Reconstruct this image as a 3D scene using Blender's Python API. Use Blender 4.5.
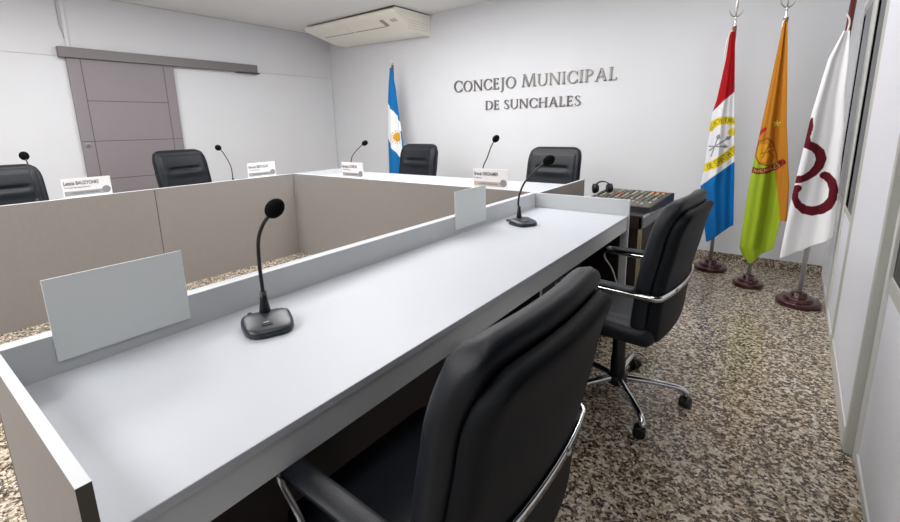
import bpy, bmesh, math, random
from mathutils import Vector, Matrix
random.seed(7)
PI = math.pi
for o in list(bpy.data.objects):
    bpy.data.objects.remove(o)
SC = bpy.context.scene
COL = SC.collection

# ------------------------------------------------------------------ camera
cam = bpy.data.cameras.new('camera')
cam.sensor_width = 36.0
cam.sensor_fit = 'HORIZONTAL'
cam.lens = 441.85 * 36.0 / 900.0
cam.shift_y = (218.0 - 261.0) / 900.0
cam.clip_start = 0.02
co = bpy.data.objects.new('camera', cam)
COL.objects.link(co)
RX = Vector((0.7894347730585213, 0.6134740850567714, -0.02103059794200735))
DN = Vector((0.10860911688602114, -0.1733175172000155, -0.9788590797254021))
FW = Vector((-0.6041496493545947, 0.7704612807892294, -0.20345175346833635))
m = Matrix.Identity(4)
for i in range(3):
    m[i][0] = RX[i]; m[i][1] = -DN[i]; m[i][2] = -FW[i]; m[i][3] = (0, 0, 1.3)[i]
co.matrix_world = m
SC.camera = co

# ------------------------------------------------------------------ world, lights, exposure
w = bpy.data.worlds.new('world'); SC.world = w; w.use_nodes = True
w.node_tree.nodes['Background'].inputs['Color'].default_value = (0.75, 0.85, 1.0, 1)
w.node_tree.nodes['Background'].inputs['Strength'].default_value = 0.3
def area(name, loc, size, power, color, rot=(0, 0, 0)):
    L = bpy.data.lights.new(name, 'AREA'); L.shape = 'RECTANGLE'
    L.size, L.size_y = size; L.energy = power; L.color = color
    o = bpy.data.objects.new(name, L); o.location = loc; o.rotation_euler = rot
    COL.objects.link(o); return o
area('ceiling_lamp_center', (-3.0, 2.9, 2.70), (2.4, 0.9), 66, (1.0, 0.99, 0.985))
area('ceiling_lamp_rear', (-2.4, -1.6, 2.70), (2.4, 1.2), 96, (1.0, 0.99, 0.985))
area('ceiling_lamp_side', (-4.1, 0.7, 2.70), (1.2, 1.6), 52, (1.0, 0.99, 0.985))
area('fill_aisle', (-0.55, 3.2, 2.70), (0.6, 1.0), 17, (1.0, 0.99, 0.985))  # added fill light over the aisle, no fitting there
area('fill_entry', (-0.40, 0.3, 2.70), (0.6, 1.0), 9, (1.0, 0.99, 0.985))  # added fill, lights the plates and desk apron from the right
area('ceiling_fill_up', (-2.5, 2.0, 2.42), (1.6, 0.4), 26, (1.0, 0.99, 0.985), (PI, 0, 0))  # added upward fill to brighten the ceiling; no pendant hangs here
SC.view_settings.view_transform = 'Standard'
SC.view_settings.look = 'None'
SC.view_settings.gamma = 1.0
SC.view_settings.use_curve_mapping = False
SC.view_settings.exposure = 0.15

# ------------------------------------------------------------------ helpers
def lin(c):
    return tuple(((v / 255.0) / 12.92 if v / 255.0 <= 0.04045 else ((v / 255.0 + 0.055) / 1.055) ** 2.4) for v in c)
def mat(name, rgb, rough=0.5, metal=0.0, spec=0.5, noise=0.0, nscale=40.0, bump=0.0, bscale=300.0, stretch=None, coat=0.0):
    """procedural material: base colour with a little noise, optional fine bump"""
    M = bpy.data.materials.new(name); M.use_nodes = True
    nt = M.node_tree; b = nt.nodes['Principled BSDF']
    c = lin(rgb) + (1,)
    b.inputs['Base Color'].default_value = c
    b.inputs['Roughness'].default_value = rough
    b.inputs['Metallic'].default_value = metal
    b.inputs['Specular IOR Level'].default_value = spec
    b.inputs['Coat Weight'].default_value = coat
    tc = nt.nodes.new('ShaderNodeTexCoord')
    mp = nt.nodes.new('ShaderNodeMapping'); nt.links.new(tc.outputs['Object'], mp.inputs['Vector'])
    if stretch: mp.inputs['Scale'].default_value = stretch
    if noise > 0:
        n = nt.nodes.new('ShaderNodeTexNoise'); n.inputs['Scale'].default_value = nscale; n.inputs['Detail'].default_value = 4
        nt.links.new(mp.outputs['Vector'], n.inputs['Vector'])
        mx = nt.nodes.new('ShaderNodeMix'); mx.data_type = 'RGBA'
        mx.inputs['A'].default_value = tuple(v * (1 - noise) for v in c[:3]) + (1,)
        mx.inputs['B'].default_value = tuple(min(1, v * (1 + noise)) for v in c[:3]) + (1,)
        nt.links.new(n.outputs['Fac'], mx.inputs['Factor'])
        nt.links.new(mx.outputs['Result'], b.inputs['Base Color'])
    if bump > 0:
        n2 = nt.nodes.new('ShaderNodeTexNoise'); n2.inputs['Scale'].default_value = bscale; n2.inputs['Detail'].default_value = 2
        nt.links.new(mp.outputs['Vector'], n2.inputs['Vector'])
        bp = nt.nodes.new('ShaderNodeBump'); bp.inputs['Strength'].default_value = bump; bp.inputs['Distance'].default_value = 0.002
        nt.links.new(n2.outputs['Fac'], bp.inputs['Height'])
        nt.links.new(bp.outputs['Normal'], b.inputs['Normal'])
    return M
def terrazzo(name, dark=1.0):
    M = bpy.data.materials.new(name); M.use_nodes = True
    nt = M.node_tree; b = nt.nodes['Principled BSDF']
    tc = nt.nodes.new('ShaderNodeTexCoord')
    n0 = nt.nodes.new('ShaderNodeTexNoise'); n0.inputs['Scale'].default_value = 30; n0.inputs['Detail'].default_value = 3
    nt.links.new(tc.outputs['Object'], n0.inputs['Vector'])
    mxv = nt.nodes.new('ShaderNodeMix'); mxv.data_type = 'RGBA'; mxv.blend_type = 'LINEAR_LIGHT'
    mxv.inputs['Factor'].default_value = 0.012
    nt.links.new(tc.outputs['Object'], mxv.inputs['A']); nt.links.new(n0.outputs['Color'], mxv.inputs['B'])
    def layer(scale, stops):
        v = nt.nodes.new('ShaderNodeTexVoronoi'); v.inputs['Scale'].default_value = scale
        nt.links.new(mxv.outputs['Result'], v.inputs['Vector'])
        s = nt.nodes.new('ShaderNodeSeparateColor'); nt.links.new(v.outputs['Color'], s.inputs['Color'])
        r = nt.nodes.new('ShaderNodeValToRGB'); r.color_ramp.interpolation = 'CONSTANT'
        el = r.color_ramp.elements
        el[0].position = 0; el[0].color = lin(stops[0][1]) + (1,)
        el[1].position = stops[1][0]; el[1].color = lin(stops[1][1]) + (1,)
        for p, c in stops[2:]:
            e = el.new(p); e.color = lin(c) + (1,)
        nt.links.new(s.outputs['Red'], r.inputs['Fac']); return r, s
    big, bs = layer(92, [(0, (30, 24, 18)), (0.24, (66, 52, 39)), (0.36, (120, 99, 77)), (0.50, (166, 150, 128)), (0.68, (204, 192, 172)), (0.88, (226, 219, 206))])
    sm, ss = layer(215, [(0, (26, 21, 17)), (0.32, (92, 75, 57)), (0.55, (165, 149, 127)), (0.78, (212, 202, 184))])
    mx = nt.nodes.new('ShaderNodeMix'); mx.data_type = 'RGBA'; mx.inputs['Factor'].default_value = 0.33
    nt.links.new(big.outputs['Color'], mx.inputs['A']); nt.links.new(sm.outputs['Color'], mx.inputs['B'])
    mu = nt.nodes.new('ShaderNodeMix'); mu.data_type = 'RGBA'; mu.blend_type = 'MULTIPLY'; mu.inputs['Factor'].default_value = 1
    mu.inputs['B'].default_value = (dark, dark, dark, 1)
    nt.links.new(mx.outputs['Result'], mu.inputs['A'])
    nt.links.new(mu.outputs['Result'], b.inputs['Base Color'])
    b.inputs['Roughness'].default_value = 0.2
    b.inputs['Specular IOR Level'].default_value = 0.4
    return M

M = {}
M['wall'] = mat('wall_paint', (219, 220, 223), 0.75, noise=0.02, nscale=3, bump=0.03, bscale=60)
M['ceiling'] = mat('ceiling_paint', (238, 236, 235), 0.85, noise=0.015, nscale=3)
M['seam'] = mat('wall_trim_paint', (205, 203, 200), 0.7)
M['floor'] = terrazzo('terrazzo', 0.97)
M['plinth'] = terrazzo('terrazzo_plinth', 1.0)
M['door'] = mat('taupe_door_laminate', (135, 128, 131), 0.5, noise=0.05, nscale=25, stretch=(1, 12, 1))
M['rail'] = mat('taupe_rail', (118, 112, 113), 0.45, noise=0.03)
M['groove'] = mat('dark_groove', (70, 64, 66), 0.8)
M['white_top'] = mat('white_laminate', (186, 190, 197), 0.45, noise=0.012, nscale=6, spec=0.45)
M['ledge'] = mat('pale_grey_laminate', (200, 203, 205), 0.4, noise=0.015, nscale=6)
M['tan'] = mat('taupe_textile_laminate', (141, 136, 132), 0.6, noise=0.07, nscale=90, bump=0.12, bscale=500, stretch=(1, 1, 0.25))
M['edge'] = mat('dark_edge_band', (74, 68, 60), 0.5)
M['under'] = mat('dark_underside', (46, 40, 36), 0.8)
M['acrylic'] = mat('white_acrylic', (226, 230, 229), 0.3, noise=0.01)
M['card'] = mat('white_card', (236, 236, 238), 0.5)
M['ink'] = mat('dark_ink', (70, 70, 78), 0.6)
M['band'] = mat('grey_print', (158, 160, 160), 0.6)
M['band_warm'] = mat('warm_grey_print', (186, 176, 166), 0.6)
M['seal'] = mat('seal_print', (140, 138, 142), 0.6, noise=0.4, nscale=300)
M['leather'] = mat('black_leather', (12, 17, 25), 0.48, spec=0.36, noise=0.1, nscale=60, bump=0.25, bscale=450)
M['leather_dark'] = mat('black_vinyl_shell', (10, 14, 19), 0.6, spec=0.2, noise=0.1, nscale=60, bump=0.2, bscale=600)
M['black'] = mat('black_plastic', (16, 17, 19), 0.42, spec=0.45, bump=0.05, bscale=900)
M['mic'] = mat('charcoal_mic_plastic', (40, 46, 54), 0.35, spec=0.5)
M['foam'] = mat('black_foam', (12, 12, 12), 0.95, spec=0.1, bump=0.6, bscale=700)
M['chrome'] = mat('chrome', (215, 217, 220), 0.13, metal=1.0)
M['steel'] = mat('brushed_steel', (178, 176, 174), 0.32, metal=1.0, noise=0.06, nscale=60, stretch=(1, 1, 20))
M['letter'] = mat('dark_brushed_metal', (138, 135, 132), 0.28, metal=1.0, noise=0.08, nscale=60, stretch=(1, 1, 20))
M['grey_cable'] = mat('grey_cable', (176, 174, 172), 0.5)
M['alu'] = mat('grey_aluminium_paint', (178, 178, 172), 0.45, noise=0.02)
M['alu_light'] = mat('light_aluminium_paint', (204, 204, 200), 0.45, noise=0.02)
M['panel'] = mat('white_partition_panel', (222, 223, 230), 0.5, noise=0.01)
M['dark_strip'] = mat('matte_black_strip', (14, 17, 18), 0.9, spec=0.0)
M['glass'] = mat('dark_window_glass', (12, 17, 17), 0.06, spec=0.03)
M['ac'] = mat('cream_ac_plastic', (250, 245, 232), 0.4, noise=0.015)
M['ac_dark'] = mat('ac_slot_and_gap_shadow', (92, 76, 56), 0.7)  # vent slots, and the shadow painted above the unit
M['ac_badge'] = mat('ac_badge', (196, 190, 178), 0.4)
M['ac_grey'] = mat('ac_display', (150, 148, 142), 0.4)
M['pole'] = mat('silver_pole_paint', (158, 158, 158), 0.3, noise=0.04, spec=0.6)
M['maroon'] = mat('maroon_lacquer', (56, 10, 12), 0.25, noise=0.25, nscale=30, coat=0.4)
M['wood'] = mat('brown_pole_wood', (132, 82, 48), 0.4, noise=0.2, nscale=40)
M['maroon_wood'] = mat('maroon_pole_wood', (84, 22, 22), 0.3, noise=0.2, nscale=40)
M['cord'] = mat('white_cord', (228, 222, 214), 0.7)
M['mixer'] = mat('mixer_case', (30, 32, 36), 0.45)
M['mixer_face'] = mat('mixer_face', (84, 82, 77), 0.5, noise=0.25, nscale=50)
M['knob_white'] = mat('cream_knob', (176, 168, 148), 0.5)
M['knob_red'] = mat('red_knob', (205, 62, 42), 0.5)
M['knob_yellow'] = mat('yellow_knob', (214, 178, 70), 0.5)
M['knob_grey'] = mat('grey_knob', (112, 112, 106), 0.5)
M['desk_dark'] = mat('dark_wood_and_shade', (25, 14, 11), 0.5, noise=0.3, nscale=20, stretch=(1, 8, 1))  # dark wood, made near black to stand for under-desk shade too
M['desk_edge'] = mat('khaki_edge', (134, 124, 96), 0.5, noise=0.06)
M['desk_side'] = mat('glossy_table_rail', (126, 122, 108), 0.22, noise=0.05, spec=0.7)
M['grey_plastic'] = mat('grey_plastic', (96, 100, 106), 0.4)

class B:
    """collects shapes into one bmesh"""
    def __init__(s): s.bm = bmesh.new()
    def box(s, x0, x1, y0, y1, z0, z1, bev=0.0, mi=0, seg=1):
        vs = [s.bm.verts.new((x, y, z)) for x in (x0, x1) for y in (y0, y1) for z in (z0, z1)]
        fs = []
        for a in ((0, 1, 3, 2), (4, 6, 7, 5), (0, 4, 5, 1), (2, 3, 7, 6), (0, 2, 6, 4), (1, 5, 7, 3)):
            f = s.bm.faces.new([vs[i] for i in a]); f.material_index = mi; fs.append(f)
        if bev > 0:
            es = list({e for f in fs for e in f.edges})
            bmesh.ops.bevel(s.bm, geom=es, offset=bev, segments=seg, affect='EDGES', profile=0.5)
        return s
    def rings(s, rings, cap=True, closed=True, mi=0):
        R = [[s.bm.verts.new(p) for p in r] for r in rings]
        n = len(R[0])
        for a, b in zip(R[:-1], R[1:]):
            for i in range(n if closed else n - 1):
                j = (i + 1) % n
                f = s.bm.faces.new((a[i], a[j], b[j], b[i])); f.material_index = mi; f.smooth = True
        if cap:
            for r in (list(reversed(R[0])), R[-1]):
                f = s.bm.faces.new(r); f.material_index = mi
        return s
    def tube(s, pts, r, n=10, mi=0):
        pts = [Vector(p) for p in pts]
        rs = r if isinstance(r, (list, tuple)) else [r] * len(pts)
        rings = []; up = None
        for i, p in enumerate(pts):
            t = (pts[min(i + 1, len(pts) - 1)] - pts[max(i - 1, 0)]).normalized()
            if up is None: up = Vector((0, 0, 1)) if abs(t.z) < 0.9 else Vector((1, 0, 0))
            a = t.cross(up).normalized(); up = a.cross(t).normalized()
            rings.append([p + (a * math.cos(2 * PI * k / n) + up * math.sin(2 * PI * k / n)) * rs[i] for k in range(n)])
        return s.rings(rings, mi=mi)
    def strip(s, pts, wdt, th, side, mi=0):
        """flat bar: width along fixed 'side' vector, thickness across"""
        pts = [Vector(p) for p in pts]; side = Vector(side).normalized(); rings = []
        for i, p in enumerate(pts):
            t = (pts[min(i + 1, len(pts) - 1)] - pts[max(i - 1, 0)]).normalized()
            nrm = t.cross(side).normalized()
            rings.append([p + side * wdt / 2 * a + nrm * th / 2 * b for a, b in ((1, 1), (1, -1), (-1, -1), (-1, 1))])
        return s.rings(rings, mi=mi)
    def lathe(s, prof, c=(0, 0, 0), n=32, mi=0):
        c = Vector(c)
        return s.rings([[c + Vector((r * math.cos(2 * PI * k / n), r * math.sin(2 * PI * k / n), z)) for k in range(n)] for r, z in prof], mi=mi)
    def ball(s, c, rx, ry, rz, rot=None, n=16, mi=0):
        q = bmesh.ops.create_uvsphere(s.bm, u_segments=n, v_segments=n // 2 + 2, radius=1)
        mm = Matrix.Translation(c) @ (rot.to_4x4() if rot else Matrix.Identity(4)) @ Matrix.Diagonal((rx, ry, rz, 1))
        bmesh.ops.transform(s.bm, matrix=mm, verts=q['verts'])
        for v in q['verts']:
            for f in v.link_faces: f.smooth = True; f.material_index = mi
        return s
    def prism(s, poly, fn, d0, d1, mi=0):
        """polygon of 2-D points, fn(a,b,d) -> 3-D"""
        A = [s.bm.verts.new(fn(a, b, d0)) for a, b in poly]; Bv = [s.bm.verts.new(fn(a, b, d1)) for a, b in poly]
        n = len(poly)
        s.bm.faces.new(list(reversed(A))).material_index = mi; s.bm.faces.new(Bv).material_index = mi
        for i in range(n):
            s.bm.faces.new((A[i], A[(i + 1) % n], Bv[(i + 1) % n], Bv[i])).material_index = mi
        return s
    def obj(s, name, mats, parent=None, smooth=False):
        bmesh.ops.recalc_face_normals(s.bm, faces=s.bm.faces)
        me = bpy.data.meshes.new(name); s.bm.to_mesh(me); s.bm.free()
        for mm in (mats if isinstance(mats, (list, tuple)) else [mats]): me.materials.append(mm)
        if smooth:
            for p in me.polygons: p.use_smooth = True
        o = bpy.data.objects.new(name, me); COL.objects.link(o)
        if parent: o.parent = parent
        return o
def thing(name, label, cat, loc=(0, 0, 0), rz=0.0, group=None):
    o = bpy.data.objects.new(name, None); COL.objects.link(o)
    o.empty_display_size = 0.1
    o.location = loc; o.rotation_euler = (0, 0, rz); o['label'] = label; o['category'] = cat
    if group: o['group'] = group
    return o
def tag(o, label, cat, group=None):
    o['label'] = label; o['category'] = cat
    if group: o['group'] = group
    return o
def struct(o):
    o['kind'] = 'structure'; return o
def dup_tree(o, parent=None):
    c = o.copy(); COL.objects.link(c); c.parent = parent
    for ch in list(o.children): dup_tree(ch, c)
    return c
DEL = 0.02245                      # the furniture stands a touch askew in the room
def F(x, y, z=0.0):
    return Vector((x * math.cos(DEL) - y * math.sin(DEL), x * math.sin(DEL) + y * math.cos(DEL), z))

# ------------------------------------------------------------------ room shell
XL, YB, XR, ZC, YF = -6.11, 4.75, 0.273, 2.735, -2.6
struct(B().box(XL - 0.1, XR + 0.12, YF - 0.1, YB + 0.1, -0.1, 0.0).obj('floor', M['floor']))
struct(B().box(XL - 0.1, XR + 0.12, YF - 0.1, YB + 0.1, ZC, ZC + 0.1).obj('ceiling', M['ceiling']))
struct(B().box(XL - 0.1, XR + 0.12, YB, YB + 0.1, 0, ZC).obj('wall_back', M['wall']))
struct(B().box(XL - 0.1, XR + 0.12, YF - 0.1, YF, 0, ZC).obj('wall_front', M['wall']))
struct(B().box(XL - 0.1, XL, YF, YB, 0, ZC).obj('wall_left', M['wall']))
# dry lining on the lower left wall, its top seam, and the shadow gap at the corner
struct(B().box(XL, XL + 0.010, YF, YB - 0.012, 0, 2.090, 0.002).obj('trim_1', M['wall']))
struct(B().box(XL, XL + 0.014, YF, YB - 0.012, 2.090, 2.098, 0.001).obj('trim_2', M['seam']))
struct(B().box(XL, XL + 0.012, YF, YB, ZC - 0.012, ZC, 0.002).obj('trim_3', M['seam']))
struct(B().box(XL, XR, YB - 0.012, YB, 0, 0.075, 0.002).obj('baseboard_back', M['plinth']))
# grey sliding door with its rail
dr = struct(B().box(XL + 0.014, XL + 0.052, 1.366, 2.374, 0.01, 2.10, 0.002).obj('door_1', M['door']))
g = B()
for y in (1.481, 2.264): g.box(XL + 0.0515, XL + 0.0526, y - 0.003, y + 0.003, 0.01, 2.075)
for z, y0, y1 in ((1.648, 1.481, 2.264), (1.220, 1.368, 2.372), (0.803, 1.481, 2.264), (0.400, 1.481, 2.264)): g.box(XL + 0.0515, XL + 0.0526, y0, y1, z - 0.003, z + 0.003)
g.obj('door_groove', M['groove'], dr)
h = B(); h.box(XL + 0.052, XL + 0.058, 1.396, 1.440, 1.158, 1.202, 0.004, seg=2); h.obj('door_handle', M['steel'], dr)
h = B(); h.lathe([(0.013, 0), (0.011, 0.004)], n=16); ho = h.obj('latch_ring', M['grey_plastic'], None); ho.parent = dr
ho.rotation_euler = (0, PI / 2, 0); ho.location = (XL + 0.058, 1.418, 1.180)
rl = struct(B().box(XL + 0.014, XL + 0.085, 1.307, 3.438, 2.078, 2.181, 0.003).obj('trim_4', M['rail']))
B().box(XL + 0.02, XL + 0.085, 3.16, 3.465, 2.066, 2.078).obj('rail_guide', M['groove'], rl)
# white cable cover above the rail and the loose lead beside it
c = B().box(XL, XL + 0.018, 1.394, 1.430, 2.182, ZC - 0.012, 0.003).obj('cable_conduit', M['wall'])
tag(c, 'white vertical cable cover on the left wall above the grey door rail', 'cable cover')
c = B().tube([(XL + 0.005, 1.375, ZC - 0.02), (XL + 0.012, 1.372, 2.62), (XL + 0.014, 1.370, 2.50), (XL + 0.012, 1.372, 2.40), (XL + 0.008, 1.385, 2.33), (XL + 0.009, 1.394, 2.27)], 0.0045, 8).obj('loose_cable', M['grey_cable'])
tag(c, 'thin grey cable hanging beside the white cable cover on the left wall', 'cable')

# right-hand glazed partition
wr = struct(B().box(XR + 0.055, XR + 0.12, YF, YB, 0, ZC).obj('wall_right', M['panel']))
B().box(XR, XR + 0.055, 2.190, 3.100, 0.09, ZC, 0.001).obj('panel', M['panel'], wr)
B().box(XR - 0.004, XR + 0.055, 2.190, 3.100, 0.0, 0.09, 0.002).obj('skirting', M['alu_light'], wr)
B().box(XR, XR + 0.055, 4.64, YB, 0, ZC, 0.001).obj('corner_panel', M['panel'], wr)
def post(y0, y1, x, mt, n=[7]):
    struct(B().box(x, XR + 0.055, y0, y1, 0, ZC, 0.003).obj('trim_%d' % n[0], mt)); n[0] += 1
struct(B().box(XR, XR + 0.055, 2.146, 2.188, 0, ZC, 0.002).obj('trim_5', M['alu']))
struct(B().box(XR + 0.026, XR + 0.055, 2.100, 2.143, 0, ZC, 0.002).obj('trim_6', M['alu_light']))
post(3.106, 3.270, XR + 0.002, M['alu'])
post(3.735, 3.960, XR + 0.000, M['alu_light'])
def bay(k, y0, y1, xf, zr0, zr1, ztop):
    """one glazed bay: white lower panel, rail, dark pane, head rail"""
    o = struct(B().box(xf + 0.004, XR + 0.055, y0, y1, zr0 - 0.003, zr1, 0.003).box(xf + 0.004, XR + 0.055, y0, y1, ztop, ztop + 0.06, 0.003).obj('window_%d' % k, M['alu']))
    B().box(xf + 0.006, XR + 0.055, y0, y1, 0.045, zr0 - 0.003).obj('lower_panel', M['panel'], o)
    B().box(xf + 0.000, XR + 0.055, y0, y1, 0.0, 0.045, 0.003).obj('bottom_rail', M['alu_light'], o)
    B().box(xf + 0.018, XR + 0.055, y0, y1, ztop + 0.06, ZC).obj('top_panel', M['panel'], o)
    B().box(xf + 0.006, xf + 0.012, y0 + 0.01, y1 - (0.17 if k < 3 else 0.02), zr1, ztop).obj('pane', M['glass'], o)
    q = B()
    q.box(xf + 0.008, xf + 0.03, y1 - (0.17 if k < 3 else 0.02), y1, zr1, ztop); q.box(xf + 0.008, xf + 0.03, y0, y0 + 0.01, zr1, ztop)
    q.obj('dark_strip', M['dark_strip'], o)  # matte black strips at both sides of the pane, one wide
bay(1, 3.966, 4.634, XR, 0.72, 0.755, 2.02)
bay(2, 3.276, 3.730, XR, 0.72, 0.755, 2.30)
bay(3, 0.700, 2.098, XR + 0.030, 0.695, 0.755, 2.30)
bay(4, -2.6, 0.694, XR + 0.030, 0.695, 0.755, 2.30)

# ------------------------------------------------------------------ council desks
ZL, ZT = 0.850, 0.755
def board(bm_args, outer_axis, mats):
    """board with a laminate face on one outer side and another colour elsewhere"""
    b = B(); b.box(*bm_args)
    b.bm.normal_update()
    for f in b.bm.faces:
        if f.normal.dot(Vector(outer_axis)) > 0.9: f.material_index = 1
    return b
def near_desk():
    d = thing('council_desk', 'long white desk with raised ledge and two blank name plates, nearest the two large chairs', 'desk', (0, 0, 0), DEL, 'council desks')
    for y0, y1 in ((0.097, 1.4185), (1.4215, 2.710)):
        b = board((-1.338, -1.316, y0, y1, 0.02, ZL - 0.001), (-1, 0, 0), None)
        for f in b.bm.faces:
            if abs(f.normal.y) > 0.9: f.material_index = 2
        b.obj('front_panel', [M['white_top'], M['tan'], M['edge']], d)
    B().box(-1.316, -1.295, 0.115, 2.692, 0.60, ZL, 0.001).obj('ledge', M['ledge'], d)
    B().box(-1.295, -0.693, 0.115, 2.692, 0.737, ZT, 0.0012).obj('tabletop', M['white_top'], d)
    B().box(-0.713, -0.696, 0.115, 2.692, 0.666, 0.737, 0.001).obj('apron', M['ledge'], d)
    B().box(-0.975, -0.957, 0.116, 2.673, 0.0, 0.736).obj('shade_board', M['desk_dark'], d)  # added board, stands in for the shade under the desk
    B().box(-0.957, -0.730, 2.673, 2.691, 0.0, 0.736).obj('end_shade_board', M['desk_dark'], d)  # added, colours the end panel's inner side as shade
    for y0, y1, ax in ((0.097, 0.115, (0, -1, 0)), (2.692, 2.710, (0, 1, 0))):
        b = board((-1.316, -0.688, y0, y1, 0.0, ZL), ax, None)
        if y0 < 1:
            for f in b.bm.faces:
                if f.normal.x > 0.9: f.material_index = 2
        b.obj('end_panel', [M['ledge'], M['tan'], M['edge']], d)
    sp = B().box(-0.957, -0.722, 1.556, 1.574, 0.0, 0.736).obj('support_panel', M['desk_dark'], d)  # real support, its sides coloured dark as under-desk shade
    B().box(-0.722, -0.720, 1.556, 1.574, 0.0, 0.736).obj('edge_strip', M['ledge'], sp)
    return d
def left_desk():
    d = thing('council_desk', 'taupe fronted desk along the left wall, in front of the grey door', 'desk', (0, 0, 0), DEL, 'council desks')
    for y0, y1 in ((0.097, 1.417), (1.423, 2.708)):
        board((-4.072, -4.050, y0, y1, 0.0, ZL), (1, 0, 0), None).obj('front_panel', [M['white_top'], M['tan']], d)
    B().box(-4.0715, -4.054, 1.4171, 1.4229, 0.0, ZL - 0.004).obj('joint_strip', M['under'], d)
    B().box(-4.093, -4.072, 0.115, 2.690, 0.60, ZL, 0.001).obj('ledge', M['ledge'], d)
    B().box(-4.720, -4.093, 0.115, 2.690, 0.737, ZT, 0.001).obj('tabletop', M['white_top'], d)
    B().box(-4.722, -4.072, 0.097, 0.115, 0.0, ZL, 0.001).obj('end_panel', M['ledge'], d)
    B().box(-4.722, -4.072, 2.690, 2.708, 0.0, ZT, 0.001).obj('end_panel', M['ledge'], d)
    return d
def far_desk():
    d = thing('council_desk', 'white topped taupe desk in front of the back wall lettering, joining the side desks', 'desk', (0, 0, 0), DEL, 'council desks')
    board((-4.050, -1.293, 2.713, 2.735, 0.0, ZL), (0, -1, 0), None).obj('front_panel', [M['white_top'], M['tan']], d)
    B().box(-4.050, -1.293, 2.735, 2.755, 0.60, ZL, 0.001).obj('ledge', M['ledge'], d)
    B().box(-4.050, -1.293, 2.755, 3.556, 0.782, 0.800, 0.001).obj('tabletop', M['white_top'], d)
    board((-1.293, -1.275, 2.713, 3.560, 0.0, ZL), (1, 0, 0), None).obj('end_panel', [M['ledge'], M['tan']], d)
    board((-4.070, -4.0505, 2.713, 3.560, 0.0, ZL), (-1, 0, 0), None).obj('end_panel', [M['ledge'], M['tan']], d)
    return d
near_desk(); left_desk(); far_desk()

# ------------------------------------------------------------------ name plates
def text_mesh(name, s, size, mt, parent, loc, rot, align='LEFT', bold=False, maxw=0.205):
    c = bpy.data.curves.new(name, 'FONT'); c.body = s; c.size = size; c.align_x = align
    c.extrude = 0.0003; c.offset = 0.0006 if bold else 0.0
    t = bpy.data.objects.new(name, c); COL.objects.link(t)
    dg = bpy.context.evaluated_depsgraph_get()
    me = bpy.data.meshes.new_from_object(t.evaluated_get(dg))
    bpy.data.objects.remove(t); me.materials.clear(); me.materials.append(mt); me.name = name
    o = bpy.data.objects.new(name, me); COL.objects.link(o); o.parent = parent
    o.location = loc; o.rotation_euler = rot
    wd = max(v.co.x for v in me.vertices)
    if wd > maxw: o.scale = (maxw / wd, 1, 1)
    return o
def plate(label, loc, rz, hgt, z0, lines=None, warm=False):
    """local frame: plate stands in the XZ plane, printed side faces -Y"""
    p = thing('name_plate', label, 'name plate', loc, rz, 'name plates on the desk ledges')
    B().box(-0.1455, 0.1455, -0.002, 0.002, z0, z0 + hgt, 0.0006).obj('sheet', M['acrylic'] if lines is None else M['card'], p)
    if lines:
        zb = ZL + 0.012
        bandm = M['band_warm'] if warm else M['band']
        B().box(-0.138, 0.10, -0.0026, -0.002, zb, zb + 0.033).obj('printed_band', bandm, p)
        b = B(); n = 28
        b.prism([(0.112 + 0.027 * math.cos(2 * PI * k / n), zb + 0.027 + 0.027 * math.sin(2 * PI * k / n)) for k in range(n)], lambda a, c, d: (a, d, c), -0.0028, -0.002)
        b.obj('seal', M['seal'], p)
        text_mesh('name_lettering', lines[0], 0.036, M['ink'], p, (-0.136, -0.0026, zb + 0.078), (PI / 2, 0, 0), bold=True)
        text_mesh('title_lettering', lines[1], 0.014, M['ink'], p, (-0.136, -0.0026, zb + 0.055), (PI / 2, 0, 0))
        text_mesh('band_lettering', 'CONCEJO MUNICIPAL', 0.017, M['ink'], p, (-0.10, -0.0029, zb + 0.011), (PI / 2, 0, 0))
    return p
xa = -1.2925
plate('large blank white name plate on the near desk ledge, beside the nearest microphone', F(xa, 0.348), DEL - PI / 2, 0.198, 0.785)
plate('smaller looking blank white name plate at the far end of the near desk ledge', F(xa, 1.915), DEL - PI / 2, 0.198, 0.780)
xb = -4.0955
plate('printed name plate with grey band standing before the grey door', F(xb, 1.006), DEL + PI / 2, 0.196, 0.790, ('Leticia BAUZYONKI', 'Concejal del departamento'))
plate('printed name plate with grey band near the inner desk corner, against the white left wall', F(xb, 2.394), DEL + PI / 2, 0.196, 0.795, ('Horacio BERTOGLIO', 'Concejal del bloque'))
yc = 2.7575
plate('small printed name plate at the left end of the far desk, below a microphone', F(-3.185, yc), DEL, 0.186, 0.804, ('Santiago DOBLER', 'Concejal del bloque'))
plate('printed name plate with warm beige band at the right end of the far desk', F(-1.690, yc), DEL, 0.186, 0.804, ('Brenda VERGNAMER', 'Presidencia'), True)

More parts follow.
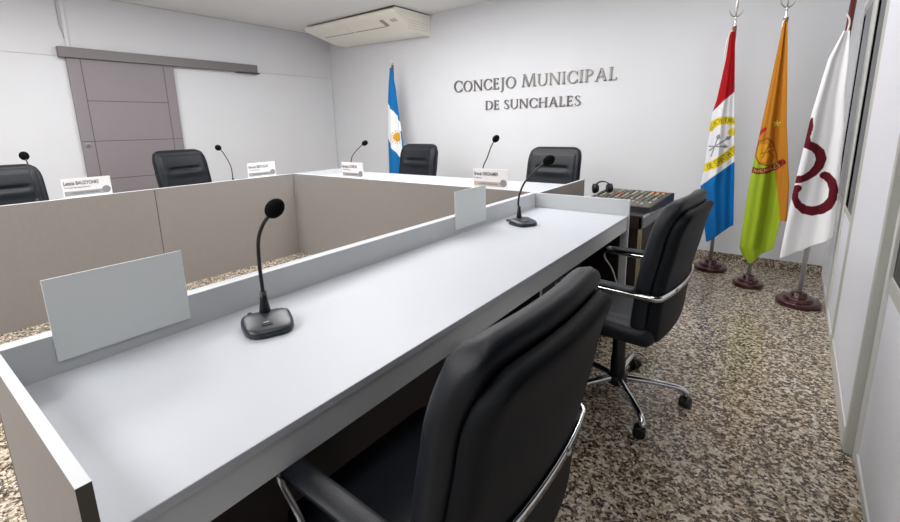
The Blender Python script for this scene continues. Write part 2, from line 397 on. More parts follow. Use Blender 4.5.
# ------------------------------------------------------------------ gooseneck microphones
def smooth_path(pts, n=6):
    P = [Vector(p) for p in pts]; out = []
    for i in range(len(P) - 1):
        p0 = P[max(i - 1, 0)]; p1 = P[i]; p2 = P[i + 1]; p3 = P[min(i + 2, len(P) - 1)]
        for k in range(n):
            t = k / n
            out.append(0.5 * ((2 * p1) + (p2 - p0) * t + (2 * p0 - 5 * p1 + 4 * p2 - p3) * t * t + (3 * p1 - p0 - 3 * p2 + p3) * t ** 3))
    out.append(P[-1]); return out
def microphone(label, stem_xy, base_yaw, bend_yaw, path, ztop, head=0.03, stem_r=0.0048, plug=True):
    """origin on the table under the stem; the console reaches forward from it"""
    P = thing('gooseneck_microphone', label, 'microphone', F(stem_xy[0], stem_xy[1], ztop), DEL + base_yaw, 'gooseneck microphones')
    # console: rounded wedge, higher at the stem side
    rings = []
    n = 40
    def outl(sc, z, tilt=0.0, dx=0.0):
        r = []
        for k in range(n):
            a = 2 * PI * k / n
            ca, sa = math.cos(a), math.sin(a)
            e = 0.55
            x = math.copysign(abs(ca) ** e, ca) * 0.068 * sc; y = math.copysign(abs(sa) ** e, sa) * (0.066 - 0.010 * ca) * sc
            r.append((0.046 + x + dx, y, z + tilt * x))
        return r
    b = B()
    b.rings([outl(0.94, 0.0), outl(1.0, 0.004), outl(1.0, 0.017, -0.03), outl(0.95, 0.024, -0.07), outl(0.80, 0.028, -0.09), outl(0.4, 0.031, -0.10), outl(0.05, 0.032, -0.1)])
    b.obj('base', M['mic'], P, True)
    b = B(); b.box(0.058, 0.086, -0.022, 0.008, 0.020, 0.0285, 0.002); bt = b.obj('talk_button', M['black'], P)
    b = B(); b.box(0.063, 0.071, -0.014, 0.000, 0.0282, 0.0295); b.obj('indicator', M['band'], bt)
    if plug:
        B().tube(smooth_path([(-0.010, -0.030, 0.012), (-0.034, -0.034, 0.013), (-0.056, -0.038, 0.011), (-0.072, -0.034, 0.006)]), 0.006, 8).obj('plug', M['black'], P)
    ca, sa = math.cos(bend_yaw - base_yaw), math.sin(bend_yaw - base_yaw)
    pts = [Vector((s * ca, s * sa, z - ztop)) for s, z in path]
    b = B(); z0 = 0.020
    b.lathe([(0.016, z0), (0.015, z0 + 0.02), (0.011, z0 + 0.045), (0.0085, z0 + 0.075)], (0, 0, 0), 16); b.obj('collar', M['black'], P, True)
    sp = smooth_path([Vector((0, 0, z0 + 0.03))] + pts[1:])
    B().tube(sp, stem_r, 10).obj('gooseneck', M['black'], P)
    d = (sp[-1] - sp[-4]).normalized()
    q = Vector((0, 0, 1)).rotation_difference(d).to_matrix()
    B().ball(sp[-1] + d * head * 0.35, head * 0.95, head * 0.95, head * 1.2, q, 20).obj('windscreen', M['foam'], P)
    return P
microphone('nearest gooseneck microphone on the near desk, beside the large blank plate', (-1.148, 0.634), -0.40, 0.657,
           [(0, .79), (0, .83), (0, .86), (-.001, .93), (.004, 1.0), (.020, 1.042), (.038, 1.066), (.052, 1.082)], ZT, 0.0255, 0.0052)
microphone('gooseneck microphone at the far end of the near desk, in front of a chair back', (-1.151, 2.188), -0.5, 0.306,
           [(0, .79), (-.002, .842), (-.005, .875), (.004, .927), (.031, .989), (.085, 1.051), (.127, 1.089), (.150, 1.104)], ZT, 0.028, 0.0055)
microphone('thin microphone in front of the chair at the left edge, before the left wall', (-4.27, 0.748), PI, PI,
           [(0, .79), (0, .856), (.005, .986), (.048, 1.07), (.07, 1.112), (.110, 1.148)], ZT, 0.030, 0.0045, False)
microphone('thin microphone bending left between the grey door and a printed plate', (-4.27, 2.185), PI, PI,
           [(0, .79), (0, .84), (.01, .956), (.083, 1.051), (.164, 1.118), (.205, 1.136)], ZT, 0.030, 0.0045, False)
microphone('thin microphone above the small printed plate at the left end of the far desk', (-3.386, 2.92), PI / 2, PI / 3,
           [(0, .84), (0, .976), (.024, 1.043), (.077, 1.099), (.119, 1.137), (.140, 1.150)], 0.80, 0.027, 0.0045, False)
microphone('thin upright microphone behind the beige banded plate on the far desk', (-1.854, 2.92), PI / 2, PI / 3,
           [(0, .84), (0, .976), (.036, 1.051), (.071, 1.135), (.100, 1.180), (.108, 1.190)], 0.80, 0.027, 0.0045, False)

# ------------------------------------------------------------------ office chairs
def pillow(fn_map, N, front, rear, k=0.19, p=12):
    """closed cushion: squircle grid, front(a,b) / rear(a,b) depths, fn_map(u,v,d) -> point"""
    b = B()
    def uv(i, j):
        a = -1 + 2 * i / N; c = -1 + 2 * j / N
        a = math.sin(a * PI / 2) * 0.35 + a * 0.65; c = math.sin(c * PI / 2) * 0.35 + c * 0.65
        return a, c
    V = {}
    for side, fn in ((0, front), (1, rear)):
        for i in range(N + 1):
            for j in range(N + 1):
                bd = i in (0, N) or j in (0, N)
                if side == 1 and bd: V[1, i, j] = V[0, i, j]; continue
                a, c = uv(i, j)
                u = a * math.sqrt(1 - k * abs(c) ** p); v = c * math.sqrt(1 - k * abs(a) ** p)
                d = 0.0 if bd else fn(a, c)
                V[side, i, j] = b.bm.verts.new(fn_map(u, v, d))
    for side in (0, 1):
        for i in range(N):
            for j in range(N):
                q = [V[side, i, j], V[side, i + 1, j], V[side, i + 1, j + 1], V[side, i, j + 1]]
                f = b.bm.faces.new(q if side == 0 else q[::-1]); f.smooth = True
    return b
def edge_fall(a, c, w=0.22, pw=0.5):
    e = max(abs(a), abs(c)); t = min(1.0, (1 - e) / w)
    return (1 - (1 - t) ** 2) ** pw
def gauss(x, s): return math.exp(-(x / s) ** 2)
BZ0, BZ1 = 0.40, 1.02
def interp(tab, x):
    if x <= tab[0][0]: return tab[0][1]
    for (x0, y0), (x1, y1) in zip(tab[:-1], tab[1:]):
        if x <= x1:
            t = (x - x0) / (x1 - x0); t = t * t * (3 - 2 * t) * 0.4 + t * 0.6
            return y0 + (y1 - y0) * t
    return tab[-1][1]
REAR = [(0.38, -0.185), (0.50, -0.200), (0.64, -0.212), (0.85, -0.250), (1.02, -0.297)]
HALF = [(0.38, 0.225), (0.50, 0.245), (0.75, 0.255), (0.90, 0.253), (1.02, 0.245)]
def back_map(off, grow):
    zc, hz = (BZ0 + BZ1) / 2, (BZ1 - BZ0) / 2 + grow
    def f(u, v, d):
        z = zc + v * hz
        y = u * (interp(HALF, z) + grow)
        return (interp(REAR, z) + off + d + 0.022 * (y / 0.25) ** 2, y, z)
    return f
def make_chair(label, dz=0.0, group='black leather office chairs'):
    C = thing('office_chair', label, 'chair', (0, 0, 0), 0, group)
    # backrest cushion
    def front(a, c):
        d = 0.052 * edge_fall(a, c, 0.24) 
        e = max(abs(a), abs(c))
        d -= 0.010 * gauss(e - 0.86, 0.035)
        d -= 0.030 * gauss(c - 0.42, 0.035) * max(0, 1 - (abs(a) / 0.62) ** 6)
        d += 0.012 * gauss(c - 0.30, 0.10) * max(0, 1 - a * a)
        return d
    def rear(a, c): return -0.026 * edge_fall(a, c, 0.14)
    pillow(back_map(0.030, 0.0), 44, front, rear).obj('backrest', M['leather'], C)
    def rf(a, c): return 0.01
    def rr(a, c): return -0.034 * edge_fall(a, c, 0.10) 
    def shell_map(u, v, d):
        z = 0.690 + v * 0.288
        y = u * (interp(HALF, z) - 0.016)
        return (interp(REAR, z) - 0.002 + d + 0.022 * (y / 0.25) ** 2, y, z)
    pillow(shell_map, 28, rf, rr).obj('back_shell', M['leather_dark'], C)
    # seat
    def seat_map(u, v, d):
        x = 0.035 + u * 0.250; y = v * 0.255
        return (x, y, 0.455 + d - 0.05 * max(0, (x - 0.16) / 0.12) ** 2 * 0.6)
    def sf(a, c):
        return 0.045 * edge_fall(a, c, 0.35) - 0.008 * gauss(max(abs(a), abs(c)) - 0.84, 0.04) + 0.006 * gauss(a + 0.2, 0.3)
    def sr(a, c): return -0.050 * edge_fall(a, c, 0.15)
    pillow(seat_map, 30, sf, sr).obj('seat', M['leather'], C)
    B().box(-0.12, 0.14, -0.10, 0.10, 0.375, 0.408, 0.01, seg=2).obj('tilt_mechanism', M['black'], C)
    B().tube([(0.03, 0.08, 0.39), (0.04, 0.22, 0.385), (0.04, 0.27, 0.38)], 0.006, 8).obj('lever', M['black'], C)
    # flat chrome bar running round the back and out to both arms
    zb = 0.637
    path = [(0.17, -0.272, zb + 0.004)]
    path += [(0.05, -0.274, zb), (-0.08, -0.273, zb), (-0.190, -0.272, zb)]
    for t in range(0, 7):
        a = t / 6 * PI / 2
        path.append((-0.200 - 0.034 * math.sin(a), -0.272 + 0.034 * (1 - math.cos(a)), zb))
    for t in range(1, 12):
        y = -0.236 + 0.472 * t / 12
        path.append((-0.236 - 0.018 * (1 - (y / 0.232) ** 2), y, zb))
    path += [(x, -y, z) for x, y, z in reversed(path[:11])]
    B().strip(path, 0.022, 0.007, (0, 0, 1)).obj('arm_bar', M['chrome'], C)
    b = B()
    for y in (-0.11, 0.11):
        b.lathe([(0.008, 0), (0.008, 0.004), (0.004, 0.006)], n=10)
    b.bm.free()
    for y in (-0.11, 0.11):
        s = B(); x = -0.236 - 0.018 * (1 - (y / 0.236) ** 2)
        s.ball((x - 0.005, y, zb), 0.005, 0.009, 0.009, n=10); s.obj('bolt', M['steel'], C)
    for sgn in (-1, 1):
        y = 0.272 * sgn
        sup = smooth_path([(0.170, y, zb + 0.004), (0.196, y, zb - 0.012), (0.195, y, zb - 0.04), (0.150, y * 0.98, 0.54), (0.105, y * 0.93, 0.43), (0.07, y * 0.72, 0.398), (0.02, y * 0.3, 0.392)], 5)
        B().strip(sup, 0.012, 0.006, (0, 1, 0)).obj('arm_support', M['steel'], C)
        rings = []
        for t in range(0, 15):
            u = t / 14; x = 0.182 - 0.335 * u
            f = min(1, (min(u, 1 - u) / 0.07 + 0.35)) ** 0.6
            zz = zb + 0.012 + 0.006 * math.sin(PI * u)
            rings.append([(x, y + 0.027 * f * math.cos(2 * PI * k / 12), zz + 0.006 + 0.0105 * f * math.sin(2 * PI * k / 12)) for k in range(12)])
        arm = B().rings(rings).obj('armrest', M['leather'], C)
        B().rings([[(0.184 - 0.038 * q, y + r * math.cos(2 * PI * k / 12), zb + 0.018 + r * 0.42 * math.sin(2 * PI * k / 12)) for k in range(12)] for q, r in ((0, 0.019), (0.25, 0.027), (1, 0.0285))]).obj('arm_cap', M['grey_plastic'], arm)
    upper = list(C.children)
    # column and base
    B().lathe([(0.031, 0.075), (0.034, 0.09), (0.034, 0.20), (0.030, 0.21), (0.030, 0.30), (0.026, 0.31), (0.026, 0.375 + max(0, dz))]).obj('column', M['black'], C)
    B().lathe([(0.035, 0.066), (0.045, 0.07), (0.045, 0.105), (0.036, 0.118)], n=24).obj('hub', M['black'], C)
    for k in range(5):
        a = math.radians(58 + 72 * k)
        ca, sa = math.cos(a), math.sin(a)
        def P(r, z): return (r * ca, r * sa, z)
        pts = smooth_path([P(0.035, 0.098), P(0.12, 0.098), P(0.20, 0.094), P(0.270, 0.086), P(0.300, 0.068), P(0.304, 0.052)], 5)
        leg = B().tube(pts, [0.0155] * 5 + [0.014] * (len(pts) - 5), 12).obj('leg', M['chrome'], C)
        yaw = a + 1.1
        cx, cy = 0.304 * ca - 0.012 * math.cos(yaw), 0.304 * sa - 0.012 * math.sin(yaw)
        ex, ey = -math.sin(yaw), math.cos(yaw)
        b = B()
        for sg in (-1, 1):
            b.tube([(cx + ex * sg * 0.004, cy + ey * sg * 0.004, 0.0255), (cx + ex * sg * 0.006, cy + ey * sg * 0.006, 0.0255), (cx + ex * sg * 0.022, cy + ey * sg * 0.022, 0.0255), (cx + ex * sg * 0.024, cy + ey * sg * 0.024, 0.0255)], [0.024, 0.0255, 0.0255, 0.021], 20)
        b.tube([(0.304 * ca, 0.304 * sa, 0.036), (0.304 * ca, 0.304 * sa, 0.058)], 0.012, 10)
        b.obj('caster', M['black'], leg)
    if dz:
        for o in upper: o.location.z += dz
    return C, upper
def dup_chair(src, label, loc, rz, dz=0.0, sc=1.0):
    c = dup_tree(src); c['label'] = label; c.location = loc; c.rotation_euler = (0, 0, rz); c.scale = (sc, sc, sc)
    if dz:
        for ch in c.children:
            if ch.name.split('.')[0] in ('leg', 'hub'): continue
            if ch.name.split('.')[0] == 'column': continue
            ch.location.z += dz
    return c
proto, _ = make_chair('large black office chair nearest the camera, back turned, cut off by the lower edge', 0.0)
proto.location = (-0.560, 0.660, 0); proto.rotation_euler = (0, 0, PI)
dup_chair(proto, 'black office chair with chrome star base at the far end of the near desk', (-0.570, 2.012, 0), PI - 0.05, -0.005)
dup_chair(proto, 'black office chair at the left picture edge, behind the left desk', F(-4.83, 0.700), DEL + 0.05, 0.0, 1.045)
dup_chair(proto, 'black office chair turned slightly in front of the grey sliding door', F(-4.84, 2.100), DEL + 0.16, 0.0, 1.095)
dup_chair(proto, 'black office chair beside the blue and white flag, behind the far desk', F(-3.445, 3.80), DEL - PI / 2 + 0.05, 0.03, 1.05)
dup_chair(proto, 'black office chair below the wall lettering at the right end of the far desk', F(-1.735, 3.76), DEL - PI / 2 - 0.02, 0.0, 1.065)

# ------------------------------------------------------------------ wall lettering
RD = []
def arc(cx, cy, rx, ry, tx, ty, a0, a1, n=26):
    q = []
    for i in range(n):
        a0_, a1_ = math.radians(a0 + (a1 - a0) * i / n), math.radians(a0 + (a1 - a0) * (i + 1) / n)
        o = lambda a: (cx + rx * math.cos(a), cy + ry * math.sin(a)); k = lambda a: (cx + (rx - tx) * math.cos(a), cy + (ry - ty) * math.sin(a))
        q.append([o(a0_), o(a1_), k(a1_), k(a0_)])
    return q
def R(x0, x1, y0, y1): return [(x0, y0), (x1, y0), (x1, y1), (x0, y1)]
def bar(xa, ya, xb, yb, wd): return [(xa - wd / 2, ya), (xa + wd / 2, ya), (xb + wd / 2, yb), (xb - wd / 2, yb)]
TK, TN, SF = 0.135, 0.065, 0.045
def stem(x, s=0.07): return [R(x, x + TK, 0, 1), R(x - s, x + TK + s, 0, SF), R(x - s, x + TK + s, 1 - SF, 1)]
def glyph(c):
    """(width, polygons) of a roman capital, unit cap height"""
    if c == 'C': return 0.86, arc(0.48, 0.5, 0.46, 0.52, 0.14, 0.07, 42, 318) + [R(0.78, 0.84, 0.66, 0.92), R(0.79, 0.84, 0.08, 0.30)]
    if c == 'O': return 1.0, arc(0.5, 0.5, 0.48, 0.52, 0.145, 0.065, 0, 360, 36)
    if c == 'D': return 0.92, stem(0.08) + [R(0.1, 0.45, 0, 0.06), R(0.1, 0.45, 0.94, 1)] + arc(0.42, 0.5, 0.48, 0.5, 0.145, 0.06, -90, 90)
    if c == 'P': return 0.66, stem(0.08) + arc(0.32, 0.735, 0.30, 0.265, 0.13, 0.06, -90, 90, 18) + [R(0.2, 0.33, 0.94, 1), R(0.2, 0.33, 0.47, 0.53)]
    if c == 'I': return 0.32, stem(0.09)
    if c == 'E': return 0.64, stem(0.08) + [R(0.1, 0.56, 0, 0.06), R(0.1, 0.54, 0.94, 1), R(0.1, 0.48, 0.49, 0.55), R(0.52, 0.58, 0, 0.19), R(0.49, 0.54, 0.82, 1), R(0.44, 0.48, 0.42, 0.62)]
    if c == 'L': return 0.60, stem(0.08) + [R(0.1, 0.54, 0, 0.06), R(0.50, 0.56, 0, 0.2)]
    if c == 'H': return 0.92, stem(0.08) + stem(0.70) + [R(0.2, 0.72, 0.48, 0.545)]
    if c == 'N': return 0.96, [bar(0.13, 0, 0.13, 1, TN), R(0.02, 0.26, 0, SF), R(0.02, 0.2, 1 - SF, 1), bar(0.83, 0, 0.83, 1, TN), R(0.70, 0.95, 1 - SF, 1), bar(0.82, 0, 0.15, 1, TK * 1.2)]
    if c == 'M': return 1.16, [bar(0.10, 0, 0.20, 1, TN), R(0.0, 0.22, 0, SF), bar(0.58, 0.0, 0.22, 1, TK * 1.15), bar(0.58, 0.0, 0.92, 1, TN), bar(1.02, 0, 0.94, 1, TK), R(0.90, 1.15, 0, SF), R(0.1, 0.26, 1 - SF, 1), R(0.88, 1.04, 1 - SF, 1)]
    if c == 'U': return 0.90, [R(0.08, 0.08 + TK, 0.32, 1), R(0.01, 0.29, 1 - SF, 1), R(0.75, 0.75 + TN, 0.32, 1), R(0.67, 0.89, 1 - SF, 1)] + arc(0.4475, 0.35, 0.3675, 0.37, 0.10, 0.07, 180, 360)
    if c == 'A': return 0.92, [bar(0.12, 0, 0.46, 1, TN), bar(0.78, 0, 0.46, 1, TK * 1.1), R(0.22, 0.70, 0.32, 0.38), R(0.02, 0.24, 0, SF), R(0.64, 0.92, 0, SF)]
    if c == 'J': return 0.40, [R(0.15, 0.15 + TK, -0.08, 1), R(0.08, 0.36, 1 - SF, 1)] + arc(0.05, -0.08, 0.235, 0.2, 0.135, 0.07, -100, 0, 14)
    if c == 'S':
        pts = [(0.50, 0.80, .05), (0.47, 0.90, .05), (0.36, 0.97, .05), (0.24, 0.97, .06), (0.13, 0.89, .09), (0.11, 0.77, .11), (0.18, 0.64, .13), (0.32, 0.52, .14), (0.46, 0.40, .13), (0.53, 0.27, .11), (0.50, 0.12, .09), (0.38, 0.03, .06), (0.24, 0.02, .05), (0.12, 0.08, .05), (0.07, 0.22, .05)]
        q = []
        L = []
        for i, (x, y, t) in enumerate(pts):
            x0, y0, _ = pts[max(i - 1, 0)]; x1, y1, _ = pts[min(i + 1, len(pts) - 1)]
            dx, dy = x1 - x0, y1 - y0; d = math.hypot(dx, dy)
            L.append(((x - dy / d * t / 2, y + dx / d * t / 2), (x + dy / d * t / 2, y - dx / d * t / 2)))
        for a, b in zip(L[:-1], L[1:]): q.append([a[0], b[0], b[1], a[1]])
        return 0.60, q
    return 0.4, []
ORD = ['first', 'second', 'third', 'fourth', 'fifth', 'sixth', 'seventh', 'eighth', 'ninth']
def sign_line(words, x0, x1, z, cap, tall):
    gap, space = 0.10, 0.42
    tot = 0.0
    for wi, wd in enumerate(words):
        for li, ch in enumerate(wd): tot += glyph(ch)[0] * (tall if li == 0 else 1) + gap
        tot += space
    sx = (x1 - x0) / ((tot - space - gap) * cap)
    x = x0
    for wd in words:
        for li, ch in enumerate(wd):
            wg, polys = glyph(ch); cs = cap * (tall if li == 0 else 1)
            b = B()
            for pl in polys:
                b.prism(pl, lambda a, c, d: (a * cs * sx, d, c * cs), -0.016, -0.0005)
            o = b.obj('wall_letter', M['letter']); o.location = (x, YB, z)
            tag(o, 'raised metal letter %s, %s letter of the word %s on the back wall' % (ch, ORD[li], wd), 'letter', 'raised metal letters on the back wall')
            x += (wg * (tall if li == 0 else 1) + gap) * cap * sx
        x += space * cap * sx
sign_line(['CONCEJO', 'MUNICIPAL'], -3.605, -1.525, 1.727, 0.128, 1.10)
sign_line(['DE', 'SUNCHALES'], -3.122, -1.897, 1.490, 0.106, 1.0)

# ------------------------------------------------------------------ air conditioner
AX0, AX1 = -5.68, -3.985
ac = thing('air_conditioner', 'cream ceiling air conditioner mounted in the corner of the back wall', 'air conditioner', (0, 0, 0))
def acp(x, e=0.0):
    # section at x: the underside runs a little higher towards the side wall
    k = (AX1 - x) / (AX1 - AX0)
    return [Vector((x, y, z)) for y, z in ((4.748, 2.715 + e * .3), (4.115 - .07 * k - e, 2.715 + e * .3), (4.095 - .07 * k - e, 2.700), (4.095 - .07 * k - e, 2.668 - e), (4.115 - .07 * k, 2.650 - e), (4.50, 2.488 + .055 * k - e), (4.57, 2.470 + .06 * k - e), (4.748, 2.470 + .06 * k - e))]
B().rings([acp(AX0 + 0.03 + (AX1 - AX0 - 0.06) * i / 30) for i in range(31)]).obj('body', M['ac'], ac)
for x0, x1 in ((AX0, AX0 + 0.03), (AX1 - 0.03, AX1)):
    B().rings([acp(x0, 0.006), acp(x1, 0.006)]).obj('end_cap', M['ac'], ac)
for o in ac.children:
    for p in o.data.polygons: p.use_smooth = False
B().box(AX0 + 0.02, AX1 - 0.02, 4.10, 4.745, 2.7165, 2.7345).obj('gap_shadow', M['ac_dark'], ac)  # brown box drawn as the shadow between unit and ceiling
def slab(bm, x0, x1, f0, f1, h):
    q = []
    for i in range(9):
        A = acp(x0 + (x1 - x0) * i / 8); a = A[4].lerp(A[5], f0); c = A[4].lerp(A[5], f1); d = (A[5] - A[4]).normalized(); nn = Vector((0, d.z, -d.y))
        q.append([a - nn * 0.004, c - nn * 0.004, c + nn * h, a + nn * h])
    return bm.rings(q)
xm = (AX0 + AX1) / 2 - 0.12
for x0, x1 in ((AX0 + 0.10, xm - 0.015), (xm + 0.015, AX1 - 0.36)):
    gp = slab(B(), x0, x1, 0.20, 0.49, 0.006).obj('air_grille', M['ac'], ac)
    slab(B(), x0, x1, 0.49, 0.53, 0.002).obj('vent_slot', M['ac_dark'], gp)
slab(B(), AX1 - 0.355, AX1 - 0.295, 0.18, 0.50, 0.004).obj('display', M['ac_grey'], ac)
slab(B(), AX1 - 0.20, AX1 - 0.10, 0.22, 0.36, 0.002).obj('badge', M['ac_badge'], ac)
for o in ac.children:
    for p in o.data.polygons: p.use_smooth = False
b = B()
for z in (2.60, 2.57, 2.54, 2.51): b.box(AX1, AX1 + 0.002, 4.32, 4.70, z, z + 0.004)
b.obj('side_louvre', M['seam'], ac)

# ------------------------------------------------------------------ flag stands and flags
def flag_stand(label, x, y, zt, rb, wood, lean=0.0, shaft=1.25, crescent=True):
    S = thing('flag_stand', label, 'flag stand', (x, y, 0), 0, 'flag stands')
    B().lathe([(rb * 0.985, 0), (rb, 0.004), (rb, 0.030), (rb * 0.97, 0.035), (rb * 0.95, 0.0355), (rb * 0.69, 0.037), (rb * 0.67, 0.0375), (rb * 0.66, 0.040), (rb * 0.66, 0.054), (rb * 0.63, 0.059), (rb * 0.60, 0.0595), (rb * 0.42, 0.061), (rb * 0.40, 0.0615), (rb * 0.38, 0.066), (rb * 0.36, 0.086), (rb * 0.30, 0.092), (rb * 0.15, 0.094)], n=48).obj('base', M['maroon'], S, False)
    sl = lean / zt
    B().tube([(0, 0, 0.09), (sl * shaft, 0, shaft)], 0.0145, 16).obj('lower_pole', M['pole'], S)
    B().tube([(sl * shaft, 0, shaft), (sl * zt, 0, zt)], 0.0155, 16).obj('upper_pole', wood, S)
    t = Vector((sl * zt, 0, zt))
    fin = B().lathe([(0.016, 0), (0.018, 0.012), (0.010, 0.022), (0.007, 0.06), (0.012, 0.07), (0.006, 0.08)], t, 16).obj('finial', M['chrome'], S, True)
    if crescent:
        pts = []
        for k in range(17):
            a = PI + PI * k / 16
            pts.append((t.x + 0.052 * math.cos(a) * 0.8, t.y + 0.03 * math.cos(a), t.z + 0.132 + 0.055 * math.sin(a)))
        B().tube(pts, [0.002 + 0.003 * math.sin(PI * k / 16) for k in range(17)], 8).obj('crescent', M['steel'], fin)
        B().rings([[(t.x + r * math.cos(2 * PI * k / 8), t.y + r * 0.4 * math.sin(2 * PI * k / 8), t.z + z) for k in range(8)] for r, z in ((0.005, 0.07), (0.005, 0.12), (0.012, 0.15), (0.009, 0.20), (0.002, 0.27))]).obj('spear', M['steel'], fin)
    return S
# 5x7 dot letters for the small writing woven into the flags
DOT = {'A': '01110 10001 10001 11111 10001 10001 10001', 'C': '01111 10000 10000 10000 10000 10000 01111', 'D': '11110 10001 10001 10001 10001 10001 11110',
       'E': '11111 10000 10000 11110 10000 10000 11111', 'F': '11111 10000 10000 11110 10000 10000 10000', 'I': '01110 00100 00100 00100 00100 00100 01110',
       'N': '10001 11001 10101 10101 10011 10001 10001', 'O': '01110 10001 10001 10001 10001 10001 01110', 'S': '01111 10000 10000 01110 00001 00001 11110',
       'T': '11111 00100 00100 00100 00100 00100 00100', 'V': '10001 10001 10001 10001 01010 01010 00100', 'H': '10001 10001 10001 11111 10001 10001 10001',
       'L': '10000 10000 10000 10000 10000 10000 11111', 'U': '10001 10001 10001 10001 10001 10001 01110', ' ': '00000 00000 00000 00000 00000 00000 00000'}
DOT = {k: v.split() for k, v in DOT.items()}
def dots(text, a, b):
    """a 0..1 along the writing, b 0..1 upward: is there ink?"""
    if not (0 <= a < 1 and 0 <= b < 1): return False
    q = a * len(text); ch = text[int(q)]; cx = (q - int(q)) * 6
    if cx >= 5: return False
    return DOT[ch][6 - int(b * 7)][int(cx)] == '1'
def seg_d(px, pz, a, b):
    ax, az = a; bx, bz = b; dx, dz = bx - ax, bz - az
    t = max(0, min(1, ((px - ax) * dx + (pz - az) * dz) / (dx * dx + dz * dz + 1e-12)))
    return math.hypot(px - ax - t * dx, pz - az - t * dz), t
def poly_d(px, pz, pts):
    best = (9, 0, 0)
    for i in range(len(pts) - 1):
        d, t = seg_d(px, pz, pts[i], pts[i + 1])
        if d < best[0]: best = (d, i, t)
    return best
def flag(label, L, Rr, y0, zb, colour, folds, amp, ph, group='flags on stands', step=0.0038, name='flag', side=0.0):
    """sheet between a left and a right edge (tables z -> x), falling in soft folds"""
    zt = max(L[0][0], Rr[0][0]); L = sorted(L); Rr = sorted(Rr)
    def lerp(tab, z):
        if z <= tab[0][0]: return tab[0][1]
        for (z0, a), (z1, c) in zip(tab[:-1], tab[1:]):
            if z <= z1: return a + (c - a) * (z - z0) / (z1 - z0)
        return tab[-1][1]
    wmax = max(lerp(Rr, z) - lerp(L, z) for z, _ in L)
    ns = int(wmax * 1.25 / step); nt_ = int((zt - min(z for _, z in zb)) / step)
    verts, cols, faces = [], [], []
    for j in range(nt_ + 1):
        t = j / nt_
        for i in range(ns + 1):
            s = i / ns
            z = zt + (lerp([(a, c) for a, c in zb], s) - zt) * t
            x0, x1 = lerp(L, z), lerp(Rr, z)
            x = x0 + (x1 - x0) * s
            am = amp * (0.25 + 0.75 * min(1, t * 1.4))
            y = y0 + am * math.sin(2 * PI * folds * s + ph + 0.8 * t) + 0.35 * am * math.sin(2 * PI * folds * 2.3 * s + 1.7 + 2 * t) + side * (s - 0.5)
            verts.append((x, y, z)); cols.append(lin(colour(x, z, s)) + (1,))
    for j in range(nt_):
        for i in range(ns):
            a = j * (ns + 1) + i
            faces.append((a, a + ns + 1, a + ns + 2, a + 1))
    me = bpy.data.meshes.new(name); me.from_pydata(verts, [], faces)
    ca = me.color_attributes.new('cloth', 'FLOAT_COLOR', 'POINT')
    ca.data.foreach_set('color', [v for c in cols for v in c])
    for p in me.polygons: p.use_smooth = True
    me.materials.append(M['cloth'])
    o = bpy.data.objects.new(name, me); COL.objects.link(o)
    md = o.modifiers.new('thickness', 'SOLIDIFY'); md.thickness = 0.003; md.offset = 0
    return tag(o, label, 'flag', group)
Mc = bpy.data.materials.new('flag_cloth'); Mc.use_nodes = True
nt = Mc.node_tree; bs = nt.nodes['Principled BSDF']; bs.inputs['Roughness'].default_value = 0.75; bs.inputs['Specular IOR Level'].default_value = 0.25
at = nt.nodes.new('ShaderNodeAttribute'); at.attribute_name = 'cloth'; nt.links.new(at.outputs['Color'], bs.inputs['Base Color'])
wv = nt.nodes.new('ShaderNodeTexNoise'); wv.inputs['Scale'].default_value = 600; tcn = nt.nodes.new('ShaderNodeTexCoord'); nt.links.new(tcn.outputs['Object'], wv.inputs['Vector'])
bmp = nt.nodes.new('ShaderNodeBump'); bmp.inputs['Strength'].default_value = 0.15; bmp.inputs['Distance'].default_value = 0.001
nt.links.new(wv.outputs['Fac'], bmp.inputs['Height']); nt.links.new(bmp.outputs['Normal'], bs.inputs['Normal'])
M['cloth'] = Mc
WHITE, RED, BLUE = (226, 227, 232), (168, 6, 18), (4, 104, 172)
YEL, ORA, LIM, MAR = (222, 200, 40), (182, 118, 30), (150, 174, 38), (92, 8, 26)

def c_red(x, z, s):
    zr = 1.371 + (x + 0.602) / 0.144 * 0.155
    if z > zr: return RED
    zb_ = 0.754 + (x + 0.625) / 0.213 * 0.200
    if z < zb_: return BLUE
    # yellow ribbons with dark lettering
    top = [(-0.612, 1.232), (-0.585, 1.268), (-0.545, 1.292), (-0.50, 1.300), (-0.43, 1.290)]
    d, i, t = poly_d(x, z, top)
    if d < 0.031:
        a = (i + t) / 4; zl = top[i][1] + (top[i + 1][1] - top[i][1]) * t
        return (70, 66, 20) if dots('OVINCIA INV', a, (z - zl + 0.016) / 0.034) else YEL
    bot = [(-0.618, 0.900), (-0.56, 0.925), (-0.50, 0.972), (-0.44, 1.032), (-0.40, 1.07)]
    d, i, t = poly_d(x, z, bot)
    if d < 0.034:
        a = (i + t) / 4; zl = bot[i][1] + (bot[i + 1][1] - bot[i][1]) * t
        return (70, 66, 20) if dots(' DE SANTA FE', a, (z - zl + 0.018) / 0.036) else YEL
    if math.hypot(x + 0.442, z - 1.205) < 0.032: return YEL
    for a, b in (((-0.595, 1.050), (-0.455, 1.165)), ((-0.600, 1.085), (-0.470, 1.085)), ((-0.580, 1.000), (-0.530, 1.180))):
        d, t = seg_d(x, z, a, b)
        if d < 0.005 + (0.012 * max(0, 1 - abs(t - 0.9) / 0.12)): return (128, 134, 134)
    return WHITE
